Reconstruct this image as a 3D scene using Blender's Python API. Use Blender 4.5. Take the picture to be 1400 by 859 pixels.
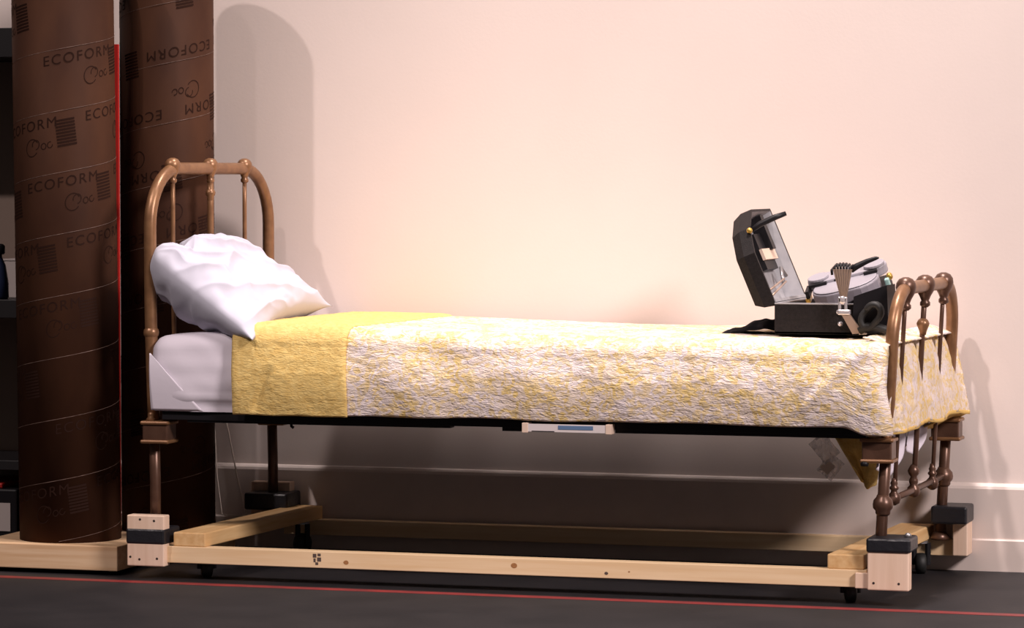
import bpy, bmesh, math, random
from mathutils import Vector, Matrix, noise
random.seed(7)
for o in list(bpy.data.objects): bpy.data.objects.remove(o)
scn = bpy.context.scene
C = scn.collection
R = math.radians

# ------------------------------------------------------------ camera, light, exposure
F_PX = 4617.0
YAW = math.atan(1405 / F_PX); PITCH = math.atan(190 / F_PX)
cam_d = bpy.data.cameras.new('camera'); cam = bpy.data.objects.new('camera', cam_d); C.objects.link(cam)
cam_d.sensor_width = 36; cam_d.sensor_fit = 'HORIZONTAL'; cam_d.lens = F_PX * 36 / 1400
cam_d.clip_start = .1; cam_d.clip_end = 100
cam.location = (3.51, -8.25, 1.07)
cam.rotation_euler = (math.pi / 2 - PITCH, 0, YAW)
scn.camera = cam
cam_d.dof.use_dof = False

w = bpy.data.worlds.new('world'); scn.world = w; w.use_nodes = True
bg = w.node_tree.nodes['Background']
bg.inputs[0].default_value = (1.0, .80, .74, 1); bg.inputs[1].default_value = .068

def spot(name, loc, target, power, size, color, cone=40, blend=.5):
    d = bpy.data.lights.new(name, 'SPOT'); o = bpy.data.objects.new(name, d); C.objects.link(o)
    o.location = loc
    o.rotation_euler = (Vector(target) - Vector(loc)).to_track_quat('-Z', 'Y').to_euler()
    d.energy = power; d.shadow_soft_size = size; d.color = color; d.spot_size = R(cone); d.spot_blend = blend
    return o
# stage lamps hung high in front of the set, one from the right wing and one straight above
spot('stage_lamp_left_zone', (-3.9, -7.4, 9.6), (-.4, .4, .6), 2350, .14, (1, .85, .81), 22, 1)
spot('stage_lamp_right_zone', (-.1, -7.4, 9.6), (1.8, .4, .7), 2650, .14, (1, .85, .81), 22, 1)
spot('stage_lamp_from_right', (8.6, -4.4, 5.6), (.3, .4, .7), 3850, 1.0, (1, .87, .84), 60)
spot('stage_lamp_overhead', (1.6, .05, 5.6), (1.4, .3, .6), 1350, .30, (1, .88, .84), 58, 1)
vs = scn.view_settings
vs.view_transform = 'Standard'; vs.look = 'None'; vs.gamma = 1; vs.use_curve_mapping = False
vs.exposure = -0.05

# ------------------------------------------------------------ materials
def mat(name, col, rough=.6, metal=0, spec=.5, noise_amt=0, noise_scale=20, col2=None, bump=0, bump_scale=80,
        stretch=(1, 1, 1), coords='Object', detail=4):
    m = bpy.data.materials.new(name); m.use_nodes = True
    nt = m.node_tree; b = nt.nodes['Principled BSDF']
    b.inputs['Base Color'].default_value = (*col, 1); b.inputs['Roughness'].default_value = rough
    b.inputs['Metallic'].default_value = metal; b.inputs['Specular IOR Level'].default_value = spec
    if col2 or bump:
        tc = nt.nodes.new('ShaderNodeTexCoord'); mp = nt.nodes.new('ShaderNodeMapping')
        nt.links.new(tc.outputs[coords], mp.inputs[0]); mp.inputs['Scale'].default_value = stretch
    if col2:
        n = nt.nodes.new('ShaderNodeTexNoise'); n.inputs['Scale'].default_value = noise_scale; n.inputs['Detail'].default_value = detail
        r = nt.nodes.new('ShaderNodeValToRGB'); r.color_ramp.elements[0].position = .35; r.color_ramp.elements[1].position = .65
        r.color_ramp.elements[0].color = (*col, 1); r.color_ramp.elements[1].color = (*col2, 1)
        nt.links.new(mp.outputs[0], n.inputs['Vector']); nt.links.new(n.outputs['Fac'], r.inputs[0]); nt.links.new(r.outputs[0], b.inputs['Base Color'])
    if bump:
        n = nt.nodes.new('ShaderNodeTexNoise'); n.inputs['Scale'].default_value = bump_scale; n.inputs['Detail'].default_value = 3
        bp = nt.nodes.new('ShaderNodeBump'); bp.inputs['Strength'].default_value = bump; bp.inputs['Distance'].default_value = .004
        nt.links.new(mp.outputs[0], n.inputs['Vector']); nt.links.new(n.outputs['Fac'], bp.inputs['Height']); nt.links.new(bp.outputs[0], b.inputs['Normal'])
    return m

M = {}
M['wall'] = mat('wall_paint', (.70, .605, .57), .75, col2=(.72, .62, .585), noise_scale=3, bump=.045, bump_scale=120, spec=.3)
M['trim'] = mat('trim_paint', (.69, .59, .55), .45, col2=(.65, .555, .515), noise_scale=6)
M['floor'] = mat('stage_floor', (.0125, .0115, .0135), .6, col2=(.019, .017, .019), noise_scale=5, spec=.22, bump=.08, bump_scale=60, detail=8)
M['tape'] = mat('red_tape', (.20, .015, .016), .5, col2=(.13, .012, .014), noise_scale=14)
M['tube'] = mat('waxed_cardboard', (.056, .0235, .0130), .6, col2=(.038, .016, .0100), noise_scale=7, spec=.06, stretch=(1, 1, .5))
M['print'] = mat('brown_ink', (.024, .0105, .0075), .7, spec=.05)
M['seam'] = mat('seam_edge', (.15, .09, .07), .7, col2=(.06, .03, .022), noise_scale=60)
M['black'] = mat('black_paint', (.010, .009, .011), .45, spec=.25)
M['black_cloth'] = mat('black_cloth', (.01, .009, .011), .9, spec=.1)
M['gaffer'] = mat('black_gaffer_tape', (.014, .014, .018), .38, bump=.4, bump_scale=60)
M['rubber'] = mat('black_rubber', (.01, .01, .01), .6)
M['steel'] = mat('dull_steel', (.35, .34, .35), .35, metal=.8)
M['screw'] = mat('screw_hole', (.03, .02, .018), .6)
M['bronze'] = mat('bronze_paint', (.265, .135, .064), .36, metal=.35, col2=(.195, .095, .045), noise_scale=30)
M['bronze_dark'] = mat('dark_shaded_bronze', (.095, .047, .031), .35, metal=.4, col2=(.125, .064, .042), noise_scale=25)  # darker bronze, with shade under the mattress put into its colour
M['sheet'] = mat('white_sheet', (.68, .63, .71), .85, spec=.2, bump=.1, bump_scale=40)
M['pillow'] = mat('white_pillowcase', (.50, .495, .58), .85, spec=.2, bump=.15, bump_scale=30)
M['case'] = mat('black_case_cloth', (.009, .0075, .008), .55, col2=(.015, .012, .0125), noise_scale=120, spec=.18, bump=.3, bump_scale=400)
M['lining'] = mat('grey_lining', (.27, .265, .285), .7, col2=(.34, .33, .35), noise_scale=25)
M['cream'] = mat('cream_lining', (.66, .5, .40), .7)
M['grey'] = mat('grey_enamel', (.25, .23, .265), .45)
M['pale'] = mat('pale_grey_enamel', (.33, .31, .35), .45)
M['tan'] = mat('brushed_tan_metal', (.40, .29, .23), .35, metal=.4)
M['silver'] = mat('silver', (.72, .68, .72), .25, metal=.6)
M['gold'] = mat('gold', (.55, .36, .08), .3, metal=.6)
M['teal'] = mat('pale_teal_plastic', (.35, .55, .52), .4)
M['red'] = mat('red_paint', (.52, .018, .014), .5, col2=(.42, .015, .012), noise_scale=9)
M['shelf'] = mat('black_shelf', (.014, .012, .014), .5)
M['wall_shade'] = mat('shaded_wall_brown', (.26, .19, .155), .8)  # brown stands in for the wall in shade behind the shelf
M['blue'] = mat('dark_blue_plastic', (.02, .03, .075), .35)
M['offwhite'] = mat('off_white_card', (.55, .48, .46), .7)
M['cord'] = mat('white_cord', (.78, .68, .6), .6)
M['sticker_blue'] = mat('blue_print', (.10, .17, .30), .5)
M['sticker_white'] = mat('white_label', (.62, .56, .56), .5)
M['lining_yellow'] = mat('yellow_binding', (.68, .45, .15), .85, spec=.15)

def wood(name, col, col2, axis):
    st = {'x': (1.2, 26, 26), 'y': (26, 1.2, 26), 'z': (26, 26, 1.2)}[axis]
    return mat(name, col, .6, col2=col2, noise_scale=2.2, stretch=st, detail=6, spec=.3)
M['wood_x'] = wood('pine_along_x', (.74, .52, .30), (.82, .62, .40), 'x')
M['wood_y'] = wood('pine_along_y', (.62, .37, .16), (.72, .48, .24), 'y')
M['ply'] = wood('plywood', (.72, .52, .39), (.80, .60, .47), 'z')
M['base_wood'] = wood('pine_base', (.64, .40, .22), (.78, .56, .36), 'x')
M['knot'] = mat('pine_knot', (.42, .20, .07), .6, col2=(.30, .13, .05), noise_scale=200)
M['stamp'] = mat('ink_stamp', (.09, .06, .05), .7)

def cloth_mat(name, mode):
    m = bpy.data.materials.new(name); m.use_nodes = True
    nt = m.node_tree; b = nt.nodes['Principled BSDF']; L = nt.links.new
    b.inputs['Roughness'].default_value = .9; b.inputs['Specular IOR Level'].default_value = .1
    tc = nt.nodes.new('ShaderNodeTexCoord'); 
    uv = tc.outputs['UV']
    def noise_(scale, detail=3, dist=0., st=(1, 1, 1)):
        mp = nt.nodes.new('ShaderNodeMapping'); mp.inputs['Scale'].default_value = st; L(uv, mp.inputs[0])
        n = nt.nodes.new('ShaderNodeTexNoise'); n.inputs['Scale'].default_value = scale; n.inputs['Detail'].default_value = detail
        n.inputs['Distortion'].default_value = dist; L(mp.outputs[0], n.inputs['Vector']); return n.outputs['Fac']
    def ramp(f, p0, c0, p1, c1):
        r = nt.nodes.new('ShaderNodeValToRGB'); e = r.color_ramp.elements
        e[0].position = p0; e[0].color = (*c0, 1); e[1].position = p1; e[1].color = (*c1, 1); L(f, r.inputs[0]); return r.outputs[0]
    if mode == 'pattern':
        # white and pale lilac paisley scrolls printed on a yellow ground
        col = ramp(noise_(30, 2.5, 1.8), .465, (.74, .53, .19), .52, (.76, .66, .67))
        fl = ramp(noise_(62, 2, 2.2), .46, (0, 0, 0), .56, (1, 1, 1))
        mx = nt.nodes.new('ShaderNodeMix'); mx.data_type = 'RGBA'
        L(fl, mx.inputs[0]); L(col, mx.inputs[6]); mx.inputs[7].default_value = (.76, .64, .50, 1)
        mf = nt.nodes.new('ShaderNodeMath'); mf.operation = 'MULTIPLY'; mf.inputs[1].default_value = .6; L(fl, mf.inputs[0]); L(mf.outputs[0], mx.inputs[0])
        big = ramp(noise_(9, 1, .5), .4, (.70, .52, .24), .62, (.78, .70, .72))
        mx2 = nt.nodes.new('ShaderNodeMix'); mx2.data_type = 'RGBA'; mx2.inputs[0].default_value = .3
        L(mx.outputs[2], mx2.inputs[6]); L(big, mx2.inputs[7]); L(mx2.outputs[2], b.inputs['Base Color'])
    else:
        L(ramp(noise_(60, 3, 1), .35, (.66, .45, .155), .65, (.74, .545, .215)), b.inputs['Base Color'])
    h = noise_(120, 3, .8, (.55, 1.5, 1))
    bp = nt.nodes.new('ShaderNodeBump'); bp.inputs['Strength'].default_value = .85 if mode == 'pattern' else .5; bp.inputs['Distance'].default_value = .006
    L(h, bp.inputs['Height']); L(bp.outputs[0], b.inputs['Normal'])
    return m
M['quilt'] = cloth_mat('patterned_quilt', 'pattern')
M['quilt_yellow'] = cloth_mat('plain_yellow_quilt', 'plain')
pm = bpy.data.materials.new('clear_plastic'); pm.use_nodes = True
_b = pm.node_tree.nodes['Principled BSDF']; _b.inputs['Base Color'].default_value = (.85, .8, .82, 1); _b.inputs['Roughness'].default_value = .15
_b.inputs['Alpha'].default_value = .32; M['plastic'] = pm

# ------------------------------------------------------------ mesh helpers
def obj(name, me, m, parent=None, smooth=False):
    if isinstance(me, bmesh.types.BMesh):
        d = bpy.data.meshes.new(name); me.normal_update(); me.to_mesh(d); me.free(); me = d
    o = bpy.data.objects.new(name, me); C.objects.link(o)
    if m is not None:
        for k in (m if isinstance(m, (list, tuple)) else [m]): me.materials.append(M[k] if isinstance(k, str) else k)
    if smooth:
        for p in me.polygons: p.use_smooth = True
    if parent: o.parent = parent
    return o
def tag(o, label=None, cat=None, group=None, kind=None):
    if label: o['label'] = label
    if cat: o['category'] = cat
    if group: o['group'] = group
    if kind: o['kind'] = kind
    return o
def thing(name, label, cat, loc=(0, 0, 0), rot=(0, 0, 0), group=None):
    o = bpy.data.objects.new(name, None); C.objects.link(o); o.location = loc; o.rotation_euler = rot
    o.empty_display_size = .05
    return tag(o, label, cat, group)
def box(bm, x0, x1, y0, y1, z0, z1, bev=0, shear=0, mi=0):
    vs_ = [bm.verts.new((x + shear * y, y, z)) for z in (z0, z1) for y in (y0, y1) for x in (x0, x1)]
    fs = [bm.faces.new([vs_[i] for i in q]) for q in ((0, 2, 3, 1), (4, 5, 7, 6), (0, 1, 5, 4), (2, 6, 7, 3), (0, 4, 6, 2), (1, 3, 7, 5))]
    if bev:
        es = list({e for f in fs for e in f.edges})
        r = bmesh.ops.bevel(bm, geom=es, offset=bev, segments=2, affect='EDGES', profile=.5)
        fs = r['faces']
    return bm
def BX(name, m, parent, *a, bev=.0015, shear=0):
    bm = bmesh.new(); box(bm, *a, bev=bev, shear=shear); return obj(name, bm, m, parent)
def tube(bm, pts, rad, seg=12, cap=True):
    pts = [Vector(p) for p in pts]; n = len(pts)
    rads = rad if isinstance(rad, (list, tuple)) else [rad] * n
    rings = []; ref = None
    for i, p in enumerate(pts):
        t = (pts[min(i + 1, n - 1)] - pts[max(i - 1, 0)]).normalized()
        if ref is None:
            ref = Vector((0, 0, 1)) if abs(t.z) < .9 else Vector((1, 0, 0))
        a = (ref - t * ref.dot(t)).normalized(); ref = a; b = t.cross(a)
        rings.append([bm.verts.new(p + (a * math.cos(2 * math.pi * k / seg) + b * math.sin(2 * math.pi * k / seg)) * rads[i]) for k in range(seg)])
    for i in range(n - 1):
        for k in range(seg):
            bm.faces.new((rings[i][k], rings[i][(k + 1) % seg], rings[i + 1][(k + 1) % seg], rings[i + 1][k]))
    if cap:
        bm.faces.new(rings[0][::-1]); bm.faces.new(rings[-1])
    return bm
def TB(name, m, parent, pts, rad, seg=12):
    bm = bmesh.new(); tube(bm, pts, rad, seg); return obj(name, bm, m, parent, True)
def lathe(bm, prof, origin=(0, 0, 0), axis=(0, 0, 1), seg=16):
    """prof: list of (radius, height along axis)"""
    ax = Vector(axis).normalized(); o = Vector(origin)
    pts = [o + ax * h for r, h in prof]
    a = Vector((1, 0, 0)) if abs(ax.x) < .9 else Vector((0, 1, 0))
    a = (a - ax * a.dot(ax)).normalized(); b = ax.cross(a)
    rings = [[bm.verts.new(p + (a * math.cos(2 * math.pi * k / seg) + b * math.sin(2 * math.pi * k / seg)) * max(r, 1e-4)) for k in range(seg)] for p, (r, h) in zip(pts, prof)]
    for i in range(len(rings) - 1):
        for k in range(seg):
            bm.faces.new((rings[i][k], rings[i][(k + 1) % seg], rings[i + 1][(k + 1) % seg], rings[i + 1][k]))
    bm.faces.new(rings[0][::-1]); bm.faces.new(rings[-1])
    return bm
def LT(name, m, parent, prof, origin=(0, 0, 0), axis=(0, 0, 1), seg=16):
    bm = bmesh.new(); lathe(bm, prof, origin, axis, seg); return obj(name, bm, m, parent, True)
def ball(r, c=0., sq=1., n=7):
    return [(r * math.cos(a), c + r * sq * math.sin(a)) for a in [(-math.pi / 2 + math.pi * i / n) for i in range(n + 1)]]
def prism(bm, poly, axis, d0, d1, conv):
    """poly 2D extruded; conv(u,v,d)->xyz"""
    a = [bm.verts.new(conv(u, v, d0)) for u, v in poly]; b = [bm.verts.new(conv(u, v, d1)) for u, v in poly]
    bm.faces.new(a); bm.faces.new(b[::-1])
    for i in range(len(poly)):
        j = (i + 1) % len(poly); bm.faces.new((a[j], a[i], b[i], b[j]))
    bmesh.ops.recalc_face_normals(bm, faces=bm.faces[:])
    return bm
def grid(bm, f, nu, nv, uvf=None, thick=0, mi=0):
    """f(u,v)->Vector, u,v in 0..1"""
    uvl = bm.loops.layers.uv.verify()
    vsg = [[bm.verts.new(f(i / nu, j / nv)) for j in range(nv + 1)] for i in range(nu + 1)]
    for i in range(nu):
        for j in range(nv):
            fc = bm.faces.new((vsg[i][j], vsg[i + 1][j], vsg[i + 1][j + 1], vsg[i][j + 1])); fc.material_index = mi
            if uvf:
                for l, (a, b) in zip(fc.loops, ((i, j), (i + 1, j), (i + 1, j + 1), (i, j + 1))): l[uvl].uv = uvf(a / nu, b / nv)
    return vsg
def nz(x, y, z=0.): return noise.noise(Vector((x, y, z)))
def lerp(a, b, t): return a + (b - a) * t
def interp(t, ks):
    if t <= ks[0][0]: return ks[0][1]
    for (a, x), (b, y) in zip(ks, ks[1:]):
        if t <= b:
            s = (t - a) / (b - a); return x + (y - x) * s
    return ks[-1][1]
def smooth01(t): t = max(0, min(1, t)); return t * t * (3 - 2 * t)
def solid(o, th, off=-1):
    md = o.modifiers.new('thickness', 'SOLIDIFY'); md.thickness = th; md.offset = off; return o

# ------------------------------------------------------------ the setting
WY = .84
tag(BX('floor', 'floor', None, -6, 7, -7, WY + .2, -.1, 0, bev=0), 'dark grey matte stage floor under the bed', 'floor', kind='structure')
tag(BX('wall_back', 'wall', None, -6, 7, WY, WY + .2, 0, 4.5, bev=0), 'plain cream painted wall behind the bed', 'wall', kind='structure')
def profile_strip(name, prof, label):
    bm = bmesh.new()
    prism(bm, prof, 'x', -6, 7, lambda u, v, d: (d, WY - u, v))
    return tag(obj(name, bm, 'trim'), label, 'baseboard', kind='structure')
profile_strip('baseboard_back', [(0, .085), (.016, .085), (.016, .222), (.013, .229), (.004, .236), (0, .237)], 'tall cream baseboard with a bevelled top edge along wall')
profile_strip('trim_1', [(0, 0), (.022, 0), (.022, .083), (.019, .087), (0, .087)], 'cream plinth strip at the foot of the wall')
tag(BX('floor_tape', 'tape', None, -3.2, 5, -.093, -.050, 0, .0008, bev=0), 'thin red tape line stuck along the dark floor', 'tape')

# ------------------------------------------------------------ cardboard tube columns
def column(cx, cy, z0, h, rad, flip, phase, base, lean, label, blabel):
    root = thing('tube_column', label, 'column', (cx, cy, 0), group=None)
    root.rotation_euler = (0, 0, 0)
    sh = Matrix.Shear('XY', 4, (lean, 0))
    def place(bm):
        bmesh.ops.transform(bm, matrix=sh, verts=bm.verts[:]); return bm
    t = .006; seg = 96
    bm = bmesh.new()
    rings = []
    for r_, z_ in ((rad, z0), (rad, z0 + h), (rad - t, z0 + h), (rad - t, z0)):
        rings.append([bm.verts.new((r_ * math.cos(2 * math.pi * k / seg), r_ * math.sin(2 * math.pi * k / seg), z_)) for k in range(seg)])
    for i in range(4):
        for k in range(seg):
            bm.faces.new((rings[i][k], rings[i][(k + 1) % seg], rings[(i + 1) % 4][(k + 1) % seg], rings[(i + 1) % 4][k]))
    tb = obj('cardboard_tube', place(bm), 'tube', root, True)
    for p in tb.data.polygons:
        if abs(p.normal.z) > .5: p.use_smooth = False
    pitch = .165; sgn = 1
    def onz(th, z, off): return (math.cos(th) * (rad + off), math.sin(th) * (rad + off), z)
    # spiral seam, rising to the right
    bm = bmesh.new(); prev = None
    n = int(h / pitch * 64)
    for i in range(-80, n + 80):
        th = i / 64 * 2 * math.pi; z = z0 + (i / 64) * pitch + phase
        if z < z0 + .003 or z > z0 + h - .003: prev = None; continue
        wv = .0005 + .0004 * nz(i * .7, cx * 9)
        a = bm.verts.new(onz(th, z - wv, .0008)); b = bm.verts.new(onz(th, z + wv, .0003))
        if prev: bm.faces.new((prev[0], a, b, prev[1]))
        prev = (a, b)
    obj('spiral_seam', place(bm), 'seam', tb)
    # printing between the seams
    tc = bpy.data.curves.new('t', 'FONT'); tc.body = 'ECOFORM'; tc.size = .039; tc.space_character = 1.2
    to = bpy.data.objects.new('t', tc); C.objects.link(to)
    dg = bpy.context.evaluated_depsgraph_get(); tm = bpy.data.meshes.new_from_object(to.evaluated_get(dg))
    V = [v.co.copy() for v in tm.vertices]; P = [list(p.vertices) for p in tm.polygons]
    wtxt = max(v.x for v in V)
    bpy.data.objects.remove(to); bpy.data.curves.remove(tc); bpy.data.meshes.remove(tm)
    slope = pitch / (2 * math.pi * rad)
    def put(bm, pts, polys, th0, zz):
        vsn = []
        for x, y in pts:
            if flip: x, y = -x, -y
            th = th0 + x / rad; z = zz + y + x * slope
            vsn.append(bm.verts.new(onz(th, z, .0006)) if True else None)
        for p in polys:
            try: bm.faces.new([vsn[i] for i in p])
            except ValueError: pass
    bt = bmesh.new(); bb = bmesh.new(); bl = bmesh.new()
    def seamz(th, k): return z0 + phase + (th / (2 * math.pi) + k) * pitch
    rows = int(h / pitch) + 2
    rnd = random.Random(3 + flip)
    for k in range(-1, rows):
        for q in range(3):
            th = -math.pi + q * 2.05 + k * 1.23
            zt = seamz(th, k) - (.040 if not flip else -.040)
            if z0 + .05 < zt < z0 + h - .07:
                put(bt, [(v.x - wtxt / 2, v.y) for v in V], P, th, zt)
            # block of fine print
            th2 = th + .95
            zt = seamz(th2, k) - .105
            if z0 + .03 < zt and zt + .09 < z0 + h:
                for r_ in range(9):
                    yy = .008 + r_ * .0085; x0 = -.026 - .0008 * r_; x1 = .026 - .0008 * r_
                    pts = []; ns = 8
                    for i in range(ns + 1):
                        x = lerp(x0, x1, i / ns); pts += [(x, yy), (x, yy + .0055)]
                    put(bb, pts, [(2 * i, 2 * i + 2, 2 * i + 3, 2 * i + 1) for i in range(ns)], th2, zt)
            # looped emblem
            th3 = th + .22; zt = seamz(th3, k) - .085
            if z0 + .04 < zt and zt + .05 < z0 + h:
                pts = []; pol = []
                for (ox, oy, ra, a0, a1) in ((0, 0, .020, .5, 5.6), (.012, .006, .011, -1.5, 3.4), (.036, -.002, .007, 0, 6.28), (.054, -.001, .007, 1.2, 6.28)):
                    s0 = len(pts); ns = 18
                    for i in range(ns + 1):
                        a = lerp(a0, a1, i / ns)
                        for d in (-.0011, .0011): pts.append((ox + (ra + d) * math.cos(a), oy + (ra + d) * math.sin(a) * 1.15))
                    pol += [(s0 + 2 * i, s0 + 2 * i + 1, s0 + 2 * i + 3, s0 + 2 * i + 2) for i in range(ns)]
                put(bl, pts, pol, th3, zt)
    obj('printed_lettering', place(bt), 'print', tb); obj('printed_block', place(bb), 'print', tb); obj('printed_emblem', place(bl), 'print', tb)
    x0, x1, y0, y1 = base
    bm = bmesh.new(); box(bm, x0 - cx, x1 - cx, y0 - cy, y1 - cy, .012, z0, bev=.003)
    bo = obj('wooden_base', bm, 'base_wood', root); bo['label'] = blabel
    for sx in (x0 + .05, x1 - .05):
        for sy in (y0 + .05, y1 - .05):
            LT('foot_pad', 'rubber', bo, [(.014, 0), (.014, .013)], (sx - cx, sy - cy, 0), seg=10)
    return root
column(-.3195, .195, .079, 1.64, .1378, False, .041, (-.53, -.112, .034, .345), -.0105,
       'near brown cardboard tube column on a pale wooden base, leftmost', 'pale wooden block base')
column(-.1605, .503, .079, 1.685, .1305, True, .010, (-.38, -.022, .356, .66), 0,
       'rear brown cardboard tube column standing behind the iron headboard', 'wooden block base')
# red board glimpsed between the two columns
tag(BX('red_board', 'red', None, -.31, -.239, .3465, .3545, 0, 1.43, bev=.001), 'narrow bright red board seen between the two brown columns', 'board')

# ------------------------------------------------------------ shelf at the far left with its things
sh = thing('shelf_unit', 'black shelf unit at the left edge behind the near column', 'shelf', (-1.2, .6, 0))
def sbx(name, m, x0, x1, y0, y1, z0, z1): return BX(name, m, sh, x0 + 1.2, x1 + 1.2, y0 - .6, y1 - .6, z0, z1)
sbx('top_board', 'shelf', -1.7, -.50, .40, .79, 1.400, 1.482)
sbx('shelf_board', 'shelf', -1.7, -.50, .40, .79, .669, .720)
sbx('shelf_board', 'shelf', -1.7, -.50, .46, .79, .235, .262)
sbx('bottom_board', 'shelf', -1.7, -.50, .40, .79, .0, .03)
sbx('wall_shade_panel', 'wall_shade', -1.7, -.50, .775, .79, .03, 1.40)  # added panel, coloured as the shaded wall behind the boards
sbx('side_panel', 'shelf', -.50, -.48, .40, .79, 0, 1.482)
sbx('side_panel', 'shelf', -1.725, -1.70, .40, .79, 0, 1.482)
bt = thing('bottle', 'dark blue bottle standing on the black shelf at far left', 'bottle', (-.655, .45, .720))
LT('bottle_body', 'blue', bt, [(.026, 0), (.030, .006), (.029, .05), (.022, .095), (.012, .118), (.011, .128)])
LT('bottle_cap', 'black', bt, [(.017, .126), (.02, .130), (.02, .150), (.014, .156)])
cb = thing('card_box', 'pale cardboard box on the black shelf beside the blue bottle', 'box', (-.66, .62, .720))
BX('box_body', 'offwhite', cb, -.05, .05, -.06, .06, 0, .105)
BX('box_flap', 'offwhite', cb, -.052, .052, -.062, .062, .105, .110)
cr = thing('storage_crate', 'dark storage crate on the bottom of the black shelf', 'crate', (-.72, .6, .030))
BX('crate_body', 'black', cr, -.11, .11, -.13, .13, 0, .15, bev=.006)
BX('crate_lid', 'red', cr, -.10, .06, -.12, .12, .15, .165, bev=.004)
BX('crate_label', 'offwhite', cr, -.06, .09, -.133, -.130, .03, .11, bev=0)

# ------------------------------------------------------------ rolling wooden platform
SHR = .05
pl = thing('rolling_platform', 'low pine platform on black casters carrying the iron bed', 'platform')
fr = BX('front_rail', 'wood_x', pl, .04, 1.92, .0, .038, .045, .089, bev=.002)
def flat_mark(name, m, x, z, rx, rz, parent, y=-.0004):
    bm = bmesh.new(); n = 14
    bm.faces.new([bm.verts.new((x + rx * math.cos(2 * math.pi * k / n) * (1 + .15 * nz(k, x)), y, z + rz * math.sin(2 * math.pi * k / n) * (1 + .15 * nz(k, x + 5)))) for k in range(n)])
    return obj(name, bm, m, parent)
for i, (x, z, r_, m_) in enumerate([(1.005, .0695, .0085, 'knot'), (.548, .062, .007, 'knot'), (1.31, .064, .0025, 'knot'), (1.25, .058, .005, 'stamp')]):
    flat_mark('wood_knot', m_, x, z, r_, r_ * .8, fr)
bm = bmesh.new()
for (x0, x1, z0, z1) in ((.456, .466, .072, .082), (.469, .478, .076, .083), (.458, .464, .060, .070), (.468, .479, .062, .073), (.463, .471, .053, .060)):
    bm.faces.new([bm.verts.new(p) for p in ((x0, -.0004, z0), (x1, -.0004, z0), (x1, -.0004, z1), (x0, -.0004, z1))])
obj('ink_stamp', bm, 'stamp', fr)
BX('rear_rail', 'wood_x', pl, .085, 2.02, .762, .800, .045, .089, bev=.002)
BX('cross_beam', 'wood_y', pl, .062, .153, .003, .80, .089, .126, bev=.003, shear=.047)
BX('cross_beam', 'wood_y', pl, 1.82, 1.912, .003, .80, .089, .126, bev=.003, shear=.047)
def corner(x0, x1, z0, z1, y0, y1, tz0, tz1, ty0, ty1, tx0, tx1, front, holes):
    b = BX('corner_block', 'ply', pl, x0, x1, y0, y1, z0, z1, bev=.003)
    t = BX('tape_wrap', 'gaffer', b, tx0, tx1, ty0, ty1, tz0, tz1, bev=.006)
    for hx, hz in holes: flat_mark('screw_head', 'screw', hx, hz, .0032, .0032, b, y0 - .0006)
    return b
corner(-.060, .046, .036, .171, -.022, .018, .094, .136, -.0245, .085, -.0625, .0485, True, [(-.022, .160), (.018, .157), (-.050, .060), (-.024, .054), (.026, .057)])
corner(1.926, 2.030, .042, .158, -.022, .018, .136, .172, -.0265, .085, 1.923, 2.034, True, [(1.942, .060), (2.005, .060)])
LT('clamp_bolt', 'steel', pl, [(.006, 0), (.009, .003), (.008, .009), (.004, .012)], (2.020, .02, .171), (0, 0, 1), 10)
BX('end_cleat', 'ply', pl, 1.893, 1.926, -.012, .036, .044, .083, bev=.002)
corner(2.012, 2.052, .048, .160, .735, .815, .136, .184, .70, .818, 1.958, 2.056, False, [])
corner(-.02, .10, .09, .192, .775, .815, .118, .166, .70, .818, -.012, .118, False, [])
def caster(x, y, rot, top):
    r = obj('caster', lathe(bmesh.new(), [(.019, top - .007), (.019, top - .0005)], (x, y, 0), seg=14), 'steel', pl)
    wz = .028
    LT('wheel', 'rubber', r, [(.018, -.015), (.0275, -.011), (.028, 0), (.0275, .011), (.018, .015)], (x, y, wz), (math.cos(rot), math.sin(rot), 0), 20)
    bm = bmesh.new()
    for s in (-1, 1):
        dx, dy = math.cos(rot) * .0185 * s, math.sin(rot) * .0185 * s
        tube(bm, [(x + dx, y + dy, wz - .004), (x + dx, y + dy, top - .006)], .008, 8)
    obj('caster_fork', bm, 'black', r)
caster(.128, .075, .5, .089); caster(1.868, .06, .3, .089); caster(.166, .70, -.4, .089); caster(1.93, .715, .2, .089)

# ------------------------------------------------------------ iron bed
bed = thing('iron_bed', 'old bronze-coloured iron bed frame with arched spindle headboard and footboard', 'bed')
HB = lambda y: -.022 + .092 * y                       # headboard line
def hpt(y, z): return (HB(y) + .012 * (1 - smooth01((z - .2) / .6)), y, z)
def fpt(y, z): return (1.950 + (z - .25) * .052 + .045 * y, y, z)
Y0, Y1 = .045, .748
def arch(P, ztop, rc, zbot, zsplit, nm, rr, mtop, mbot):
    pts = [P(Y0, zsplit + (ztop - rc - zsplit) * i / 8) for i in range(9)]
    n = 10
    for i in range(1, n + 1):
        a = math.pi / 2 * i / n; pts.append(P(Y0 + rc * (1 - math.cos(a)), ztop - rc + rc * math.sin(a)))
    pts += [P(lerp(Y0 + rc, Y1 - rc, i / 6), ztop) for i in range(1, 6)]
    for i in range(n + 1):
        a = math.pi / 2 * (1 - i / n); pts.append(P(Y1 - rc * (1 - math.cos(a)), ztop - rc + rc * math.sin(a)))
    pts += [P(Y1, lerp(ztop - rc, zsplit, i / 8)) for i in range(1, 9)]
    TB(nm, mtop, bed, pts, rr, 14)
    for y in (Y0, Y1):
        TB('leg', mbot, bed, [P(y, zbot), P(y, (zbot + zsplit) / 2), P(y, zsplit + .005)], rr * .88, 12)
arch(hpt, 1.088, .155, .095, .42, 'headboard_arch', .0165, 'bronze', 'bronze_dark')
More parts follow.
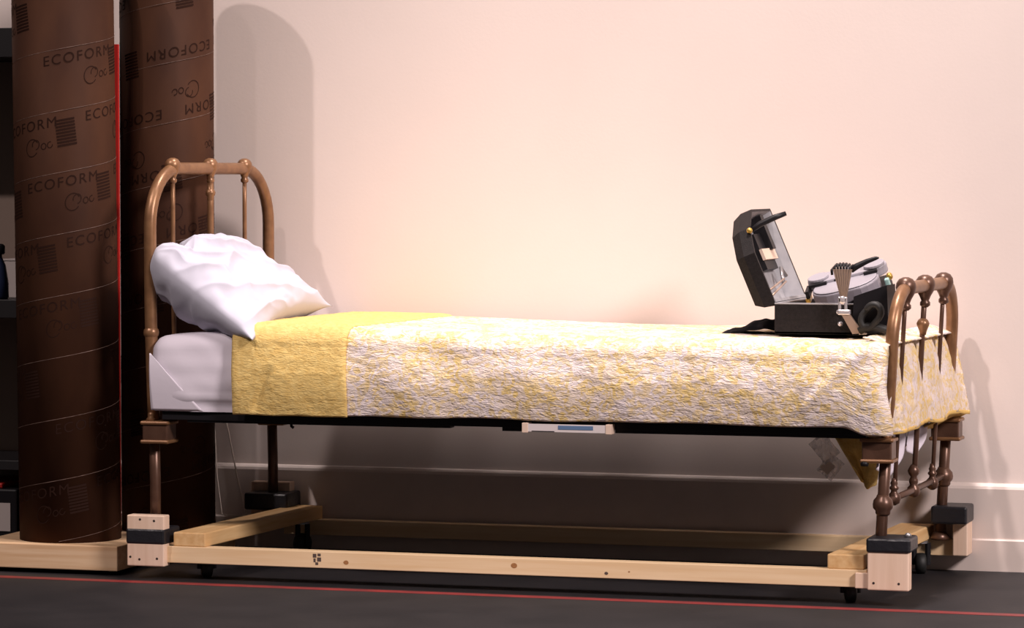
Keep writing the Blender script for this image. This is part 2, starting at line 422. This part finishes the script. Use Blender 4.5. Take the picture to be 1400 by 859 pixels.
arch(fpt, .785, .13, .090, .42, 'footboard_arch', .0165, 'bronze', 'bronze_dark')
def knob(P, y, z, s, parent, m):
    c = P(y, z); x, yy, zz = c
    prof = [(.006, -.052), (.012, -.047), (.012, -.040), (.009, -.036), (.013, -.026), (.020, -.014), (.0235, 0), (.022, .010), (.016, .019), (.006, .0235)]
    LT('cast_knob', m, parent, [(r_ * s, h_ * s) for r_, h_ in prof], c, (0, 0, 1), 16)
def spindle(P, y, ztop, zbot, rr, mid, m):
    n = 6
    o = TB('spindle', m, bed, [P(y, lerp(zbot, ztop, i / n)) for i in range(n + 1)], rr, 10)
    return o
for i, y in enumerate((.173, .392, .599)):
    s = spindle(hpt, y, 1.085, .46, .0062 if i != 1 else .009, i == 1, 'bronze')
    knob(hpt, y, 1.095, .92, s, 'bronze')
    if i == 1:
        for zc in (1.02, .885):
            LT('collar', 'bronze', s, [(.008, -.022), (.010, -.016), (.009, -.010), (.013, -.004), (.014, .003), (.011, .009), (.006, .013)], hpt(y, zc), seg=14)
for i, y in enumerate((.166, .387, .610)):
    s = spindle(fpt, y, .78, .27, .0058 if i != 1 else .0072, i == 1, 'bronze_dark')
    knob(fpt, y, .787, 1.12, s, 'bronze_dark')
    if i == 1: LT('collar', 'bronze', s, [(.008, -.03), (.010, -.02), (.016, -.006), (.017, 0), (.013, .008), (.007, .013)], fpt(y, .688), seg=14)
    LT('ball_finial', 'bronze_dark', s, [(.004, -.020), (.014, -.014), (.0175, -.004), (.016, .006), (.009, .013), (.008, .018), (.012, .022), (.012, .026), (.008, .030), (.010, .036), (.0075, .042), (.0065, .05)] if i != 1 else
       [(.004, -.020), (.014, -.014), (.0175, -.004), (.016, .006), (.009, .013), (.012, .020), (.012, .026), (.008, .034), (.014, .042), (.016, .05), (.012, .058), (.007, .066)], fpt(y, .256), seg=14)
TB('lower_rail', 'bronze_dark', bed, [fpt(Y0, .252), fpt(.4, .256), fpt(Y1, .262)], .0085, 10)
for P, y, z, s in ((fpt, Y0, .250, 1), (fpt, Y1, .262, 1), (hpt, Y0, .652, .8), (hpt, Y1, .652, .8)):
    LT('post_ring', 'bronze_dark' if P is fpt else 'bronze', bed, [(.015 * s, -.028 * s), (.019 * s, -.022 * s), (.019 * s, -.016 * s), (.025 * s, -.009 * s), (.026 * s, 0), (.024 * s, .010 * s), (.017 * s, .018 * s), (.015 * s, .024 * s)], P(y, z))
for y in (Y0, Y1):
    LT('post_foot', 'bronze_dark', bed, [(.024, 0), (.026, .006), (.022, .014), (.016, .022)], fpt(y, .0895))
    LT('post_foot', 'bronze_dark', bed, [(.022, 0), (.024, .006), (.016, .018)], hpt(y, .0895))
def bracket(x0, x1, y0, y1, z0, z1, fin):
    bm = bmesh.new(); box(bm, x0, x1, y0, y1, z0, z1, .004); b = obj('corner_bracket', bm, 'bronze_dark', bed)
    for z in (z0, z1):
        BX('bracket_lip', 'bronze', b, x0 - .005, x1 + .005, y0 - .005, y1 + .005, z - .005, z + .005, bev=.004)
    LT('bracket_finial', 'bronze', b, [(.012, 0), (.014, .005), (.009, .010), (.010, .016), (.008, .021), (.004, .024)], (fin, (y0 + y1) / 2 - .006, z1 + .004), seg=12)
bracket(-.028, .044, .008, .072, .364, .414, -.012)
bracket(1.905, 1.980, .008, .072, .360, .412, 1.962)
bracket(.03, .10, .715, .78, .364, .414, .06)
bracket(1.955, 2.03, .715, .78, .364, .414, 2.0)
LT('bracket_bolt', 'black', bed, [(.009, 0), (.011, .006), (.009, .012)], (1.912, .01, .347), (0, 0, 1), 10)
# black angle-iron side rails and a black board added to darken the underside
sr = BX('side_rail', 'black', bed, .03, 1.93, .006, .040, .424, .450, bev=.001)
BX('rail_flange', 'black', sr, .10, .83, .010, .045, .418, .425, bev=.001)
BX('rail_flange', 'black', sr, .97, 1.036, .010, .045, .414, .425, bev=.001)
BX('rail_flange', 'black', sr, 1.27, 1.915, .010, .045, .415, .425, bev=.001)
TB('rail_hook', 'black', sr, [(.385, .03, .424), (.386, .03, .412), (.392, .03, .408)], .004, 8)
BX('side_rail', 'black', bed, .07, 1.97, .735, .770, .418, .450, bev=.001)
BX('dark_underside_board', 'black', bed, .04, 1.95, .045, .735, .432, .446, bev=.001)
st = BX('rating_label', 'sticker_white', bed, 1.05, 1.255, -.0265, -.024, .417, .437, bev=0)
for x0, x1 in ((1.034, 1.05), (1.255, 1.27)): BX('label_clip', 'cream', st, x0, x1, -.028, .008, .414, .439, bev=.001)
BX('printed_panel', 'sticker_blue', st, 1.13, 1.222, -.0275, -.0264, .424, .434, bev=0)
BX('printed_line', 'black', st, 1.06, 1.12, -.0275, -.0264, .4175, .4195, bev=0)

# ------------------------------------------------------------ mattress with fitted white sheet
def rsec(v, yf, yb, zb, zt, r, bulge):
    """cross-section front-bottom -> top -> back-bottom; v in 0..1 -> (y,z, normal)"""
    hh = zt - zb; top = yb - yf
    L1 = hh - r; La = math.pi / 2 * r; L2 = top - 2 * r
    Lt = 2 * L1 + 2 * La + L2; s = v * Lt
    if s < L1:
        t = s / L1; return (yf - bulge * math.sin(math.pi * min(t, 1)) , zb + s, (-1, 0), s)
    s -= L1
    if s < La:
        a = s / r; return (yf + r - r * math.cos(a), zt - r + r * math.sin(a), (-math.cos(a), math.sin(a)), v * Lt)
    s -= La
    if s < L2: return (yf + r + s, zt, (0, 1), v * Lt)
    s -= L2
    if s < La:
        a = s / r; return (yb - r + r * math.sin(a), zt - r + r * math.cos(a), (math.sin(a), math.cos(a)), v * Lt)
    s -= La
    return (yb, zt - r - s, (1, 0), v * Lt)
def topz(x): return .660 + .018 * (1 - smooth01((x - .35) / .9)) * smooth01(x / .3)
mt = thing('mattress', 'thick mattress in a white fitted sheet, bare at the pillow end', 'mattress')
def fm(u, v):
    x = lerp(.0, 1.94, u)
    y, z, n, s = rsec(v, .0, .775, .447, topz(x) - .012, .045, .012)
    d = 0
    if v < .22:
        d = .004 * nz(x * 6, z * 25, 3) + .004 * math.sin((z - .44) * 160 + x * 4) * math.exp(-((z - .475) / .02) ** 2) * smooth01((x - .05) / .1)
        d += .005 * nz(x * 9 + z * 14, z * 5 - x * 9, 9)
    inset = .02 * math.exp(-u * 1.94 / .012)
    y += n[0] * (d - inset); z += n[1] * (d - inset)
    return Vector((x + SHR * y * .9, y, z))
bm = bmesh.new(); g = grid(bm, fm, 160, 120)
bm.faces.new([v for v in g[0]][::-1]); bm.faces.new([v for v in g[-1]])
bmesh.ops.recalc_face_normals(bm, faces=bm.faces[:])
obj('fitted_sheet', bm, 'sheet', mt, True)
# diagonal tucked corner of the sheet
bm = bmesh.new()
def fc(u, v):
    x = lerp(.003, lerp(.006, .150, 1 - v), u); z = lerp(.449, .60, v)
    y = fm(x / 1.94, .0)[1]
    t = (z - .447) / .2
    return Vector((x + .0, -.012 * math.sin(math.pi * min(1, t * .95)) - .0035, z))
grid(bm, fc, 16, 24); solid(obj('tucked_corner', bm, 'sheet', mt, True), .001)

# ------------------------------------------------------------ quilt
ql = thing('quilt', 'yellow and white paisley quilt turned back to its yellow side', 'quilt')
def pucker(x, s):
    return .0020 * nz(x * 45, s * 90, 1.3) + .0016 * nz(x * 16, s * 26, 4.2)
def fq(u, v):
    zq = .44 + .25 * min(1, v / .17)
    x = lerp(.50, 1.970 + .014 * (1 - smooth01((zq - .47) / .12)), u)
    zb = .445 + .006 * nz(x * 5, 2.2) - .020 * smooth01((x - 1.86) / .07)
    y, z, n, s = rsec(v, -.022, .790, zb, topz(x), .055, .014)
    amp = 1 if n[0] < -.5 else .7
    d = pucker(x, s) * amp
    # long soft folds on the side
    if n[1] < .9: d += .006 * nz(x * 7 + s * 6, s * 5, 11) + .007 * math.exp(-(((x - 1.80) - (s - .08) * .9) / .018) ** 2) * smooth01((s - .01) / .05)
    d -= .030 * math.exp(-(1 - u) * 1.45 / .012) * (1 if n[0] < -.5 else .25)
    dip = -.006 * math.exp(-((x - 1.79) / .2) ** 2) * n[1]
    y += n[0] * d - .018 * max(0, x - 1.9) * 0; z += n[1] * d + dip
    return Vector((x + SHR * y, y, z))
bm = bmesh.new()
Lq = 1.2
grid(bm, fq, 300, 230, lambda u, v: (lerp(.50, 1.955, u), v * Lq))
solid(obj('quilt_top', bm, 'quilt', ql, True), .004)
def fy(u, v):
    x = lerp(.243, .562, u) + .006 * nz(v * 9, 5 * u)
    zb = .443 + .004 * nz(x * 9, 1.1)
    y, z, n, s = rsec(v, -.030, .795, zb, topz(x) + .007, .06, .014)
    d = pucker(x + 3, s) * .6
    if n[1] < .9:
        d += .005 * nz(x * 9 + s * 7, s * 4, 21)
        d -= .009 * math.exp(-(((x - .325) - (s - .06) * .42) / .011) ** 2) * smooth01((s) / .03) * smooth01((.14 - s) / .04)
    e = min(u, 1 - u) * .32
    d -= .007 * math.exp(-e / .006)
    y += n[0] * d; z += n[1] * d
    return Vector((x + SHR * y, y, z))
bm = bmesh.new(); grid(bm, fy, 90, 230, lambda u, v: (lerp(.243, .562, u), v * Lq))
solid(obj('turned_back_fold', bm, 'quilt_yellow', ql, True), .006)['label'] = 'plain yellow underside folded back'
# drape over the foot end, pushed out between the spindles
SP = (.166, .387, .610)
def fd(u, v):
    if v < .25:
        t = v / .25; z = lerp(topz(1.93) + .002, .64, t * t); xo = lerp(-.075, -.022, t)
    else:
        t = (v - .25) / .75; z = lerp(.64, .432, t); xo = lerp(-.022, .020, t ** .8)
    yn = lerp(.020, .050, smooth01((z - .47) / .12))
    y = lerp(yn, .80, u)
    if v >= .25:
        zend = .436 + .006 * math.cos(y * 19) - .012 * smooth01((.12 - y) / .1)
        z = lerp(.64, zend, t)
        xo += .012 * smooth01((y - .5) / .3) * t
    bul = 0
    for s_ in SP: bul += math.exp(-((y - s_) / .040) ** 2)
    bul += .9 * math.exp(-((y - Y1) / .035) ** 2)
    k = smooth01((v - .1) / .3)
    xo += k * (.016 - .030 * bul * (1 - .7 * smooth01((v - .45) / .4))) + .004 * nz(y * 30, v * 9, 3) * k
    near = 1 - smooth01((y - yn) / .05)
    xo = lerp(xo, lerp(.002, .012, smooth01((z - .47) / .12)), near * smooth01((v - .1) / .2))
    x, _, _ = fpt(y, z)
    return Vector((x + xo, y, z + pucker(y + 2, v * .3) * .8))
bm = bmesh.new(); grid(bm, fd, 150, 60, lambda u, v: (1.95 + v * .3, u * .8 + .3))
solid(obj('foot_drape', bm, 'quilt', ql, True), .004)
bm = bmesh.new()
grid(bm, lambda u, v: fd(u, 1.0) + Vector((.002, 0, -.005 * (1 - 2 * v))), 150, 2)
solid(obj('binding', bm, 'lining_yellow', ql, True), .004, 0)
bm = bmesh.new()
def fl(u, v):
    y = lerp(.50, .80, u); p = fd((y + .004) / .804, 1.0)
    return p + Vector((-.075 * v * smooth01(u * 2.2), -.02 * v, -.045 * v * smooth01(u * 2.2)))
grid(bm, fl, 30, 8); solid(obj('lining_fold', bm, 'lining_yellow', ql, True), .003, 0)
# corner of the quilt hanging below the frame near the foot
bm = bmesh.new()
def fh(u, v):
    x = lerp(lerp(1.74, 1.835, v), lerp(1.90, 1.872, v), u); z = lerp(.43, .258 + .03 * abs(u - .6), v)
    return Vector((x, .36 + .014 * math.sin(u * 6) + .006 * nz(x * 40, z * 40), z))
grid(bm, fh, 20, 24, lambda u, v: (u * .15, v * .17)); solid(obj('hanging_corner', bm, 'quilt_yellow', ql, True), .006)

# loose white sheet tails showing between the foot spindles
bs = thing('loose_sheet', 'loose white sheet ends hanging below the quilt at the foot', 'sheet')
for (y0, y1, zt, zb0, zb1, xo) in ((.07, .36, .47, .345, .290, -.030), (.36, .60, .47, .375, .318, -.026)):
    bm = bmesh.new()
    def fs(u, v):
        y = lerp(y0, y1, u) + .012 * math.sin(v * 4); zb = lerp(zb0, zb1, u / .7) if u < .7 else lerp(zb1, zb0 + .02, (u - .7) / .3)
        z = lerp(zt, zb, v); x = fpt(y, z)[0] + xo + .010 * math.sin(u * 13 + v * 2) * v
        return Vector((x, y, z))
    grid(bm, fs, 24, 20); solid(obj('sheet_tail', bm, 'sheet', bs, True), .0015)
# crumpled clear bag under the frame
pb = thing('plastic_bag', 'crumpled clear plastic packet hanging under the bed rail', 'plastic bag', (1.73, .42, .34))
for k, (cx, cz, rx, rz, rot) in enumerate(((-.005, .015, .026, .035, .7), (.008, -.035, .030, .024, .9))):
    bm = bmesh.new()
    def fp(u, v):
        a = (u - .5) * 2 * rx; b = (v - .5) * 2 * rz
        return Vector((cx + a * math.cos(rot) - b * math.sin(rot), .02 * k + .016 * nz(u * 5 + k * 3, v * 5, 2) + .01 * abs(u - .5), cz + a * math.sin(rot) + b * math.cos(rot)))
    grid(bm, fp, 9, 9); solid(obj('plastic_fold', bm, 'plastic', pb), .0008)
bm = bmesh.new(); grid(bm, lambda u, v: Vector((.002 + .022 * (u - .5) - .02 * (v - .5), .012, -.035 + .022 * (u - .5) + .02 * (v - .5))), 2, 2)
solid(obj('paper_tag', bm, 'offwhite', pb), .0006)

# ------------------------------------------------------------ pillow
pw = thing('pillow', 'plump white pillow leaning against the iron headboard', 'pillow')
A_, B_, C_, D_ = Vector((-.048, -.005, .880)), Vector((.030, .40, .900)), Vector((.295, .60, .705)), Vector((.312, -.060, .640))
nrm = ((B_ - A_).cross(D_ - A_)).normalized()
if nrm.x < 0: nrm = -nrm
def pil(side):
    def f(u, v):
        a = u * 2 - 1; b = v * 2 - 1
        p = A_ * (1 - u) * (1 - v) + B_ * u * (1 - v) + C_ * u * v + D_ * (1 - u) * v
        # pull the edges in between the corners
        ctr = (A_ + B_ + C_ + D_) / 4
        p += (ctr - p) * (.10 * (1 - a * a) * b ** 4 + .06 * (1 - b * b) * a ** 4) 
        p.z += .022 * v ** 4 * math.sin(math.pi * u)
        p += (ctr - p) * .20 * abs(a) ** 3 * abs(b) ** 3 * (1 - v) ** .5
        ex = lerp(4.5, 3.0, v)
        pr = max(0, 1 - abs(a) ** ex) ** .55 * max(0, 1 - abs(b) ** ex) ** .55
        t = (.070 if side > 0 else .115) * pr
        # notch in the upper edge beside the near corner
        nt_ = math.exp(-((u - .30) / .085) ** 2) * max(0, 1 - v * 2.2) ** 2
        p += (D_ - A_) * .085 * nt_
        t -= .026 * math.exp(-((u - .27) / .08) ** 2 - ((v - .16) / .2) ** 2) * pr if side > 0 else 0
        # folds fanning out from the near upper corner
        ang = math.atan2(u + .10 + .05 * nz(u * 4, v * 4, 6), v + .12); rd = math.hypot(u, v)
        wr = .013 * (1 - abs(math.sin(ang * 8 + 1.6 * nz(u * 3, v * 3, 2)))) ** 2.2 * smooth01(rd / .25) * (1 - .6 * smooth01((rd - .5) / .6))
        wr += .011 * (1 - abs(math.sin((v * 5.5 - u * 2.0) * 2 + 2.5 * nz(u * 2.5, v * 2.5, 9)))) ** 2.2 + .012 * nz(u * 5 + 3, v * 7, 8) + .005 * nz(u * 14, v * 12, 3) - .012
        wr *= min(1, pr * 1.5)
        p = p + nrm * (t * side + wr * side)
        return p
    return f
bm = bmesh.new(); grid(bm, pil(1), 150, 150); g2 = grid(bm, pil(-1), 150, 150)
bmesh.ops.remove_doubles(bm, verts=bm.verts[:], dist=.0002); bmesh.ops.recalc_face_normals(bm, faces=bm.faces[:])
obj('pillowcase', bm, 'pillow', pw, True)

# ------------------------------------------------------------ open case and the grey machine
CX, CY, CZ = 1.640, .20, .664
CW, CD, CH = .238, .39, .076
cs = thing('carrying_case', 'open black carrying case with grey-lined lid on the foot of the bed', 'case', (CX, CY, CZ))
bm = bmesh.new()
wt = .008
for a in ((0, CW, 0, wt, 0, CH), (0, CW, CD - wt, CD, 0, CH), (0, wt, wt, CD - wt, 0, CH), (CW - wt, CW, wt, CD - wt, 0, CH), (0, CW, 0, CD, 0, wt)): box(bm, *a, bev=.002)
body = obj('case_body', bm, 'case', cs)
bm = bmesh.new(); box(bm, wt, CW - wt, wt, CD - wt, wt, wt + .004); obj('body_lining', bm, 'cream', body)
for a in ((0, CW, -.0005, wt, CH, CH + .004), (0, wt, wt, CD, CH, CH + .004), (0, CW, CD - wt, CD, CH, CH + .004)):
    BX('body_rim', 'lining', body, *a, bev=.001)
# lid, hinged on the left edge and leaning back past upright
lid = bpy.data.objects.new('case_lid', None)
LL = .258; LDp = .055; TILT = R(23)
dirv = Vector((-math.sin(TILT), 0, math.cos(TILT))); outv = Vector((-math.cos(TILT), 0, -math.sin(TILT)))
H0 = Vector((.002, .0, CH + .003))
def lconv(y, l, d): return H0 + Vector((0, y, 0)) + dirv * l + outv * d
outer = [(0, 0), (0, .140), (.06, .208), (.16, LL), (CD, LL), (CD, 0)]
def inset(poly, k):
    cx = sum(p[0] for p in poly) / len(poly); cy = sum(p[1] for p in poly) / len(poly)
    return [(cx + (x - cx) * k, cy + (y - cy) * k) for x, y in poly]
bm = bmesh.new()
inner = inset(outer, .94); back = inset(outer, .90); ib = inset(outer, .86)
rings = [[bm.verts.new(lconv(y, l, d)) for y, l in pol] for pol, d in ((outer, 0), (outer, LDp * .55), (back, LDp), )]
ri = [bm.verts.new(lconv(y, l, 0)) for y, l in inner]; rb = [bm.verts.new(lconv(y, l, LDp - .008)) for y, l in ib]
n = len(outer)
for i in range(n):
    j = (i + 1) % n
    bm.faces.new((rings[0][i], rings[0][j], rings[1][j], rings[1][i])); bm.faces.new((rings[1][i], rings[1][j], rings[2][j], rings[2][i]))
    f1 = bm.faces.new((rings[0][j], rings[0][i], ri[i], ri[j])); f2 = bm.faces.new((ri[j], ri[i], rb[i], rb[j])); f1.material_index = 0; f2.material_index = 1
bm.faces.new(rings[2]); f3 = bm.faces.new(rb[::-1]); f3.material_index = 1
bmesh.ops.recalc_face_normals(bm, faces=bm.faces[:])
lid = obj('case_lid', bm, ['case', 'lining'], cs)
def lidbox(name, m, y0, y1, l0, l1, d0, d1):
    bm = bmesh.new(); vs_ = []
    prism(bm, [(y0, l0), (y1, l0), (y1, l1), (y0, l1)], 'd', d0, d1, lambda u, v, d: lconv(u, v, d)); return obj(name, bm, m, lid)
lidbox('lid_rim', 'lining', .004, CD - .004, .002, .010, -.003, .004)
lidbox('lid_pocket', 'black', .21, .34, .10, .20, .030, .046)
lidbox('pocket_plate', 'cream', .20, .35, .125, .155, .022, .030)
lidbox('lid_strap', 'black', .29, .325, .15, .245, .012, .046)
for k, (ya, la, yb_, lb) in enumerate(((.04, .035, .27, .064), (.07, .022, .28, .056))):
    bm = bmesh.new(); tube(bm, [lconv(ya, la, .020), lconv(yb_, lb, .012)], .0028, 8); obj('stored_rod', bm, 'tan', lid, True)
bm = bmesh.new(); tube(bm, [lconv(.26, .052, .016), lconv(.295, .095, .014), lconv(.31, .07, .012)], .005, 8); obj('rod_clip', bm, 'steel', lid, True)
# carrying handle standing off the top of the lid and its brass latch
bm = bmesh.new()
hp = [(-.097, .10, .254), (-.063, .11, .279), (-.028, .12, .296), (.001, .13, .307)]
tube(bm, hp, [.005, .008, .008, .006], 10); obj('carry_handle', bm, 'black', lid, True)
bm = bmesh.new(); lathe(bm, ball(.008), lconv(.045, .20, .0)); obj('brass_latch', bm, 'gold', lid, True)
for z, x in ((.058, .168), (.028, .172)):
    LT('case_latch', 'silver', body, [(.003, 0), (.007, .003), (.006, .010), (.003, .013)], (x, 0, z), (0, -1, 0), 12)
bm = bmesh.new(); prism(bm, [(.205, -.002), (.208, .098), (.235, .108), (.293, .128), (.298, .01)], 'd', -.014, .10, lambda u, v, d: (u, d, v))
obj('machine_side_block', bm, 'black', cs)  # solid block standing in for the machine's black underside
for y in (.06, .22): LT('hinge', 'steel', body, [(.004, 0), (.004, .03)], (-.002, y, CH + .002), (0, 1, 0), 8)

# the machine: tipped up in the case
mc = thing('desk_machine', 'grey metal machine with fluted lever and round caps tipped up in the open case', 'machine', (CX + .170, CY + .12, CZ + .098), (R(19), R(-14), 0))
def stadium(lx, ly, n=10):
    r_ = ly / 2; p = []
    for i in range(n + 1):
        a = -math.pi / 2 + math.pi * i / n; p.append((lx / 2 - r_ + r_ * math.cos(a), r_ * math.sin(a)))
    for i in range(n + 1):
        a = math.pi / 2 + math.pi * i / n; p.append((-lx / 2 + r_ + r_ * math.cos(a), r_ * math.sin(a)))
    return p
def extr(name, m, poly, z0, z1, parent, ox=0, oy=0, bev=.002):
    bm = bmesh.new(); prism(bm, poly, 'z', z0, z1, lambda u, v, d: (u + ox, v + oy, d))
    es = [e for e in bm.edges if abs(e.verts[0].co.z - e.verts[1].co.z) < 1e-6]
    bmesh.ops.bevel(bm, geom=es, offset=bev, segments=2, affect='EDGES', profile=.5)
    return obj(name, bm, m, parent)
extr('machine_chassis', 'black', [(-.07, -.07), (.100, -.07), (.100, .09), (-.07, .09)], -.055, 0, mc)
bd = extr('oval_housing', 'grey', stadium(.178, .125), .0, .034, mc, 0, -.005, .004)
extr('housing_lid', 'pale', stadium(.170, .117), .0345, .038, mc, 0, -.005)
extr('rear_deck', 'pale', stadium(.212, .07), .020, .046, mc, .0, .055, .004)
for sx, nm in ((-.074, 'a'), (.076, 'b')):
    extr('round_cap', 'pale', stadium(.056, .0559), .046, .054, mc, sx, .045)
    BX('cap_gap', 'black', mc, sx - .026 if sx > 0 else sx - .024, sx + .024 if sx < 0 else sx + .010, .008, .018, .038, .046, bev=.001)
for x, y in ((-.028, .024), (.034, .030), (.05, .034)):
    LT('deck_screw', 'black', mc, [(.0055, 0), (.0055, .004), (.003, .006)], (x, y, .038), seg=10)
BX('carriage_end', 'gold', mc, -.112, -.100, -.01, .03, .006, .018)
BX('carriage_end', 'black', mc, -.108, -.098, -.01, .04, .018, .038)
LT('gold_knob', 'gold', mc, [(.005, 0), (.009, .003), (.010, .010), (.006, .014)], (.108, .0, .022), (1, 0, .2), 12)
BX('side_tab', 'teal', mc, .102, .114, -.022, -.006, -.004, .024, bev=.003)
BX('chassis_edge', 'pale', mc, -.085, .10, -.076, -.071, -.006, .0, bev=.001)
# fluted lever fan standing in front of the housing (stays upright)
fn = thing('fluted_lever', 'fan-shaped fluted metal lever with black ribbed top in front of the grey machine', 'lever', (CX + .182, CY - .022, CZ))
def fan_pt(u, z, d): return (lerp(-.0085, -.0230, z) + u * lerp(.017, .050, z) + .004 * (1 - z), -.010 + d - .006 * z, .098 + z * .070)
for k in range(7):
    bm = bmesh.new(); u0, u1 = k / 7 + .012, (k + 1) / 7 - .012
    prism(bm, [(u0, 0), (u1, 0), (u1, 1), (u0, 1)], 'd', -.004 - .003 * math.sin(math.pi * (k + .5) / 7), .004, lambda u, v, d: fan_pt(u, v, d))
    obj('flute', bm, 'tan', fn)
    a = lerp(-.42, .30, k / 6)
    cx_, cz_ = lerp(-.024, .018, k / 6), .166 + .010 * math.sin(math.pi * (.18 + .64 * k / 6)) - (.006 if k == 0 else 0)
    bm = bmesh.new(); tube(bm, [(cx_ + .004 * math.sin(a), -.012, cz_ - .012), (cx_ + .006 * math.sin(a), -.014, cz_), (cx_ + .010 * math.sin(a) + .002, .012, cz_ + .006)], .0034, 8); obj('black_rib', bm, 'black', fn, True)
bm = bmesh.new(); tube(bm, [(.020, .0, .166), (.036, .004, .176), (.060, .008, .188), (.082, .010, .196), (.090, .01, .197)], [.009, .008, .0065, .005, .002], 10); obj('black_blade', bm, 'black', fn, True)
LT('pivot_collar', 'silver', fn, [(.009, -.006), (.012, -.003), (.012, .003), (.009, .006)], (.002, -.012, .090), (0, 1, 0), 14)
for sx in (-.006, .010): BX('yoke_arm', 'silver', fn, sx - .003, sx + .004, -.018, -.008, .064, .098, bev=.002)
BX('clamp', 'silver', fn, -.010, .022, -.019, -.004, .052, .066, bev=.003)
bm = bmesh.new()
prism(bm, [(-.002, .056), (.020, .054), (.046, .018), (.046, .006), (.028, .004)], 'd', -.016, -.003, lambda u, v, d: (u, d, v)); obj('bent_arm', bm, 'tan', fn)
BX('arm_foot', 'offwhite', fn, .044, .064, -.016, -.006, .003, .008, bev=.001)
# black hose looped at the right side of the machine
hs = thing('rubber_hose', 'black rubber hose looped beside the machine in the case', 'hose', (CX + .258, CY - .032, CZ))
bm = bmesh.new(); pts = []
for i in range(40):
    a = i / 39 * 2 * math.pi * 1.35; r_ = .024 + .006 * math.sin(2 * a)
    pts.append((r_ * math.cos(a), -.010 + .008 * math.sin(a * .7), .050 + r_ * 1.15 * math.sin(a)))
tube(bm, pts, .0085, 10); obj('hose_loop', bm, 'rubber', hs, True)
bm = bmesh.new(); tube(bm, [(-.03, -.006, .012), (-.01, -.008, .024), (.02, -.008, .022), (.05, -.004, .012)], .010, 10); obj('hose_end', bm, 'rubber', hs, True)
# black cloth heap at the left of the case
bc = thing('black_cloth', 'crumpled black cloth lying on the quilt beside the open case', 'cloth', (1.56, .34, .660))
bm = bmesh.new()
def fb(u, v):
    x = lerp(-.085, .075, u); y = lerp(-.06, .10, v)
    hgt = interp(u, [(0, .004), (.12, .014), (.3, .018), (.5, .034), (.75, .040), (1, .042)])
    z = hgt * max(0, math.sin(math.pi * (.06 + .88 * v))) ** .5 * (1 + .25 * nz(u * 6, v * 6, 4)) - .004
    return Vector((x, y + .01 * nz(u * 5, 2), z))
grid(bm, fb, 30, 24); solid(obj('cloth_folds', bm, 'black_cloth', bc, True), .003)

# ------------------------------------------------------------ white cord hanging by the wall behind the column
wc = thing('white_cord', 'thin white cord hanging in a narrow loop behind the rear column', 'cord')
TB('cord_strand', 'cord', wc, [(-.155, .812, .42), (-.145, .812, .33), (-.138, .81, .20), (-.122, .806, .092), (-.10, .80, .088)], .0022, 6)
TB('cord_strand', 'cord', wc, [(-.125, .812, .42), (-.103, .812, .332), (-.075, .808, .20), (-.045, .802, .095), (-.06, .80, .088), (-.10, .80, .088)], .0022, 6)
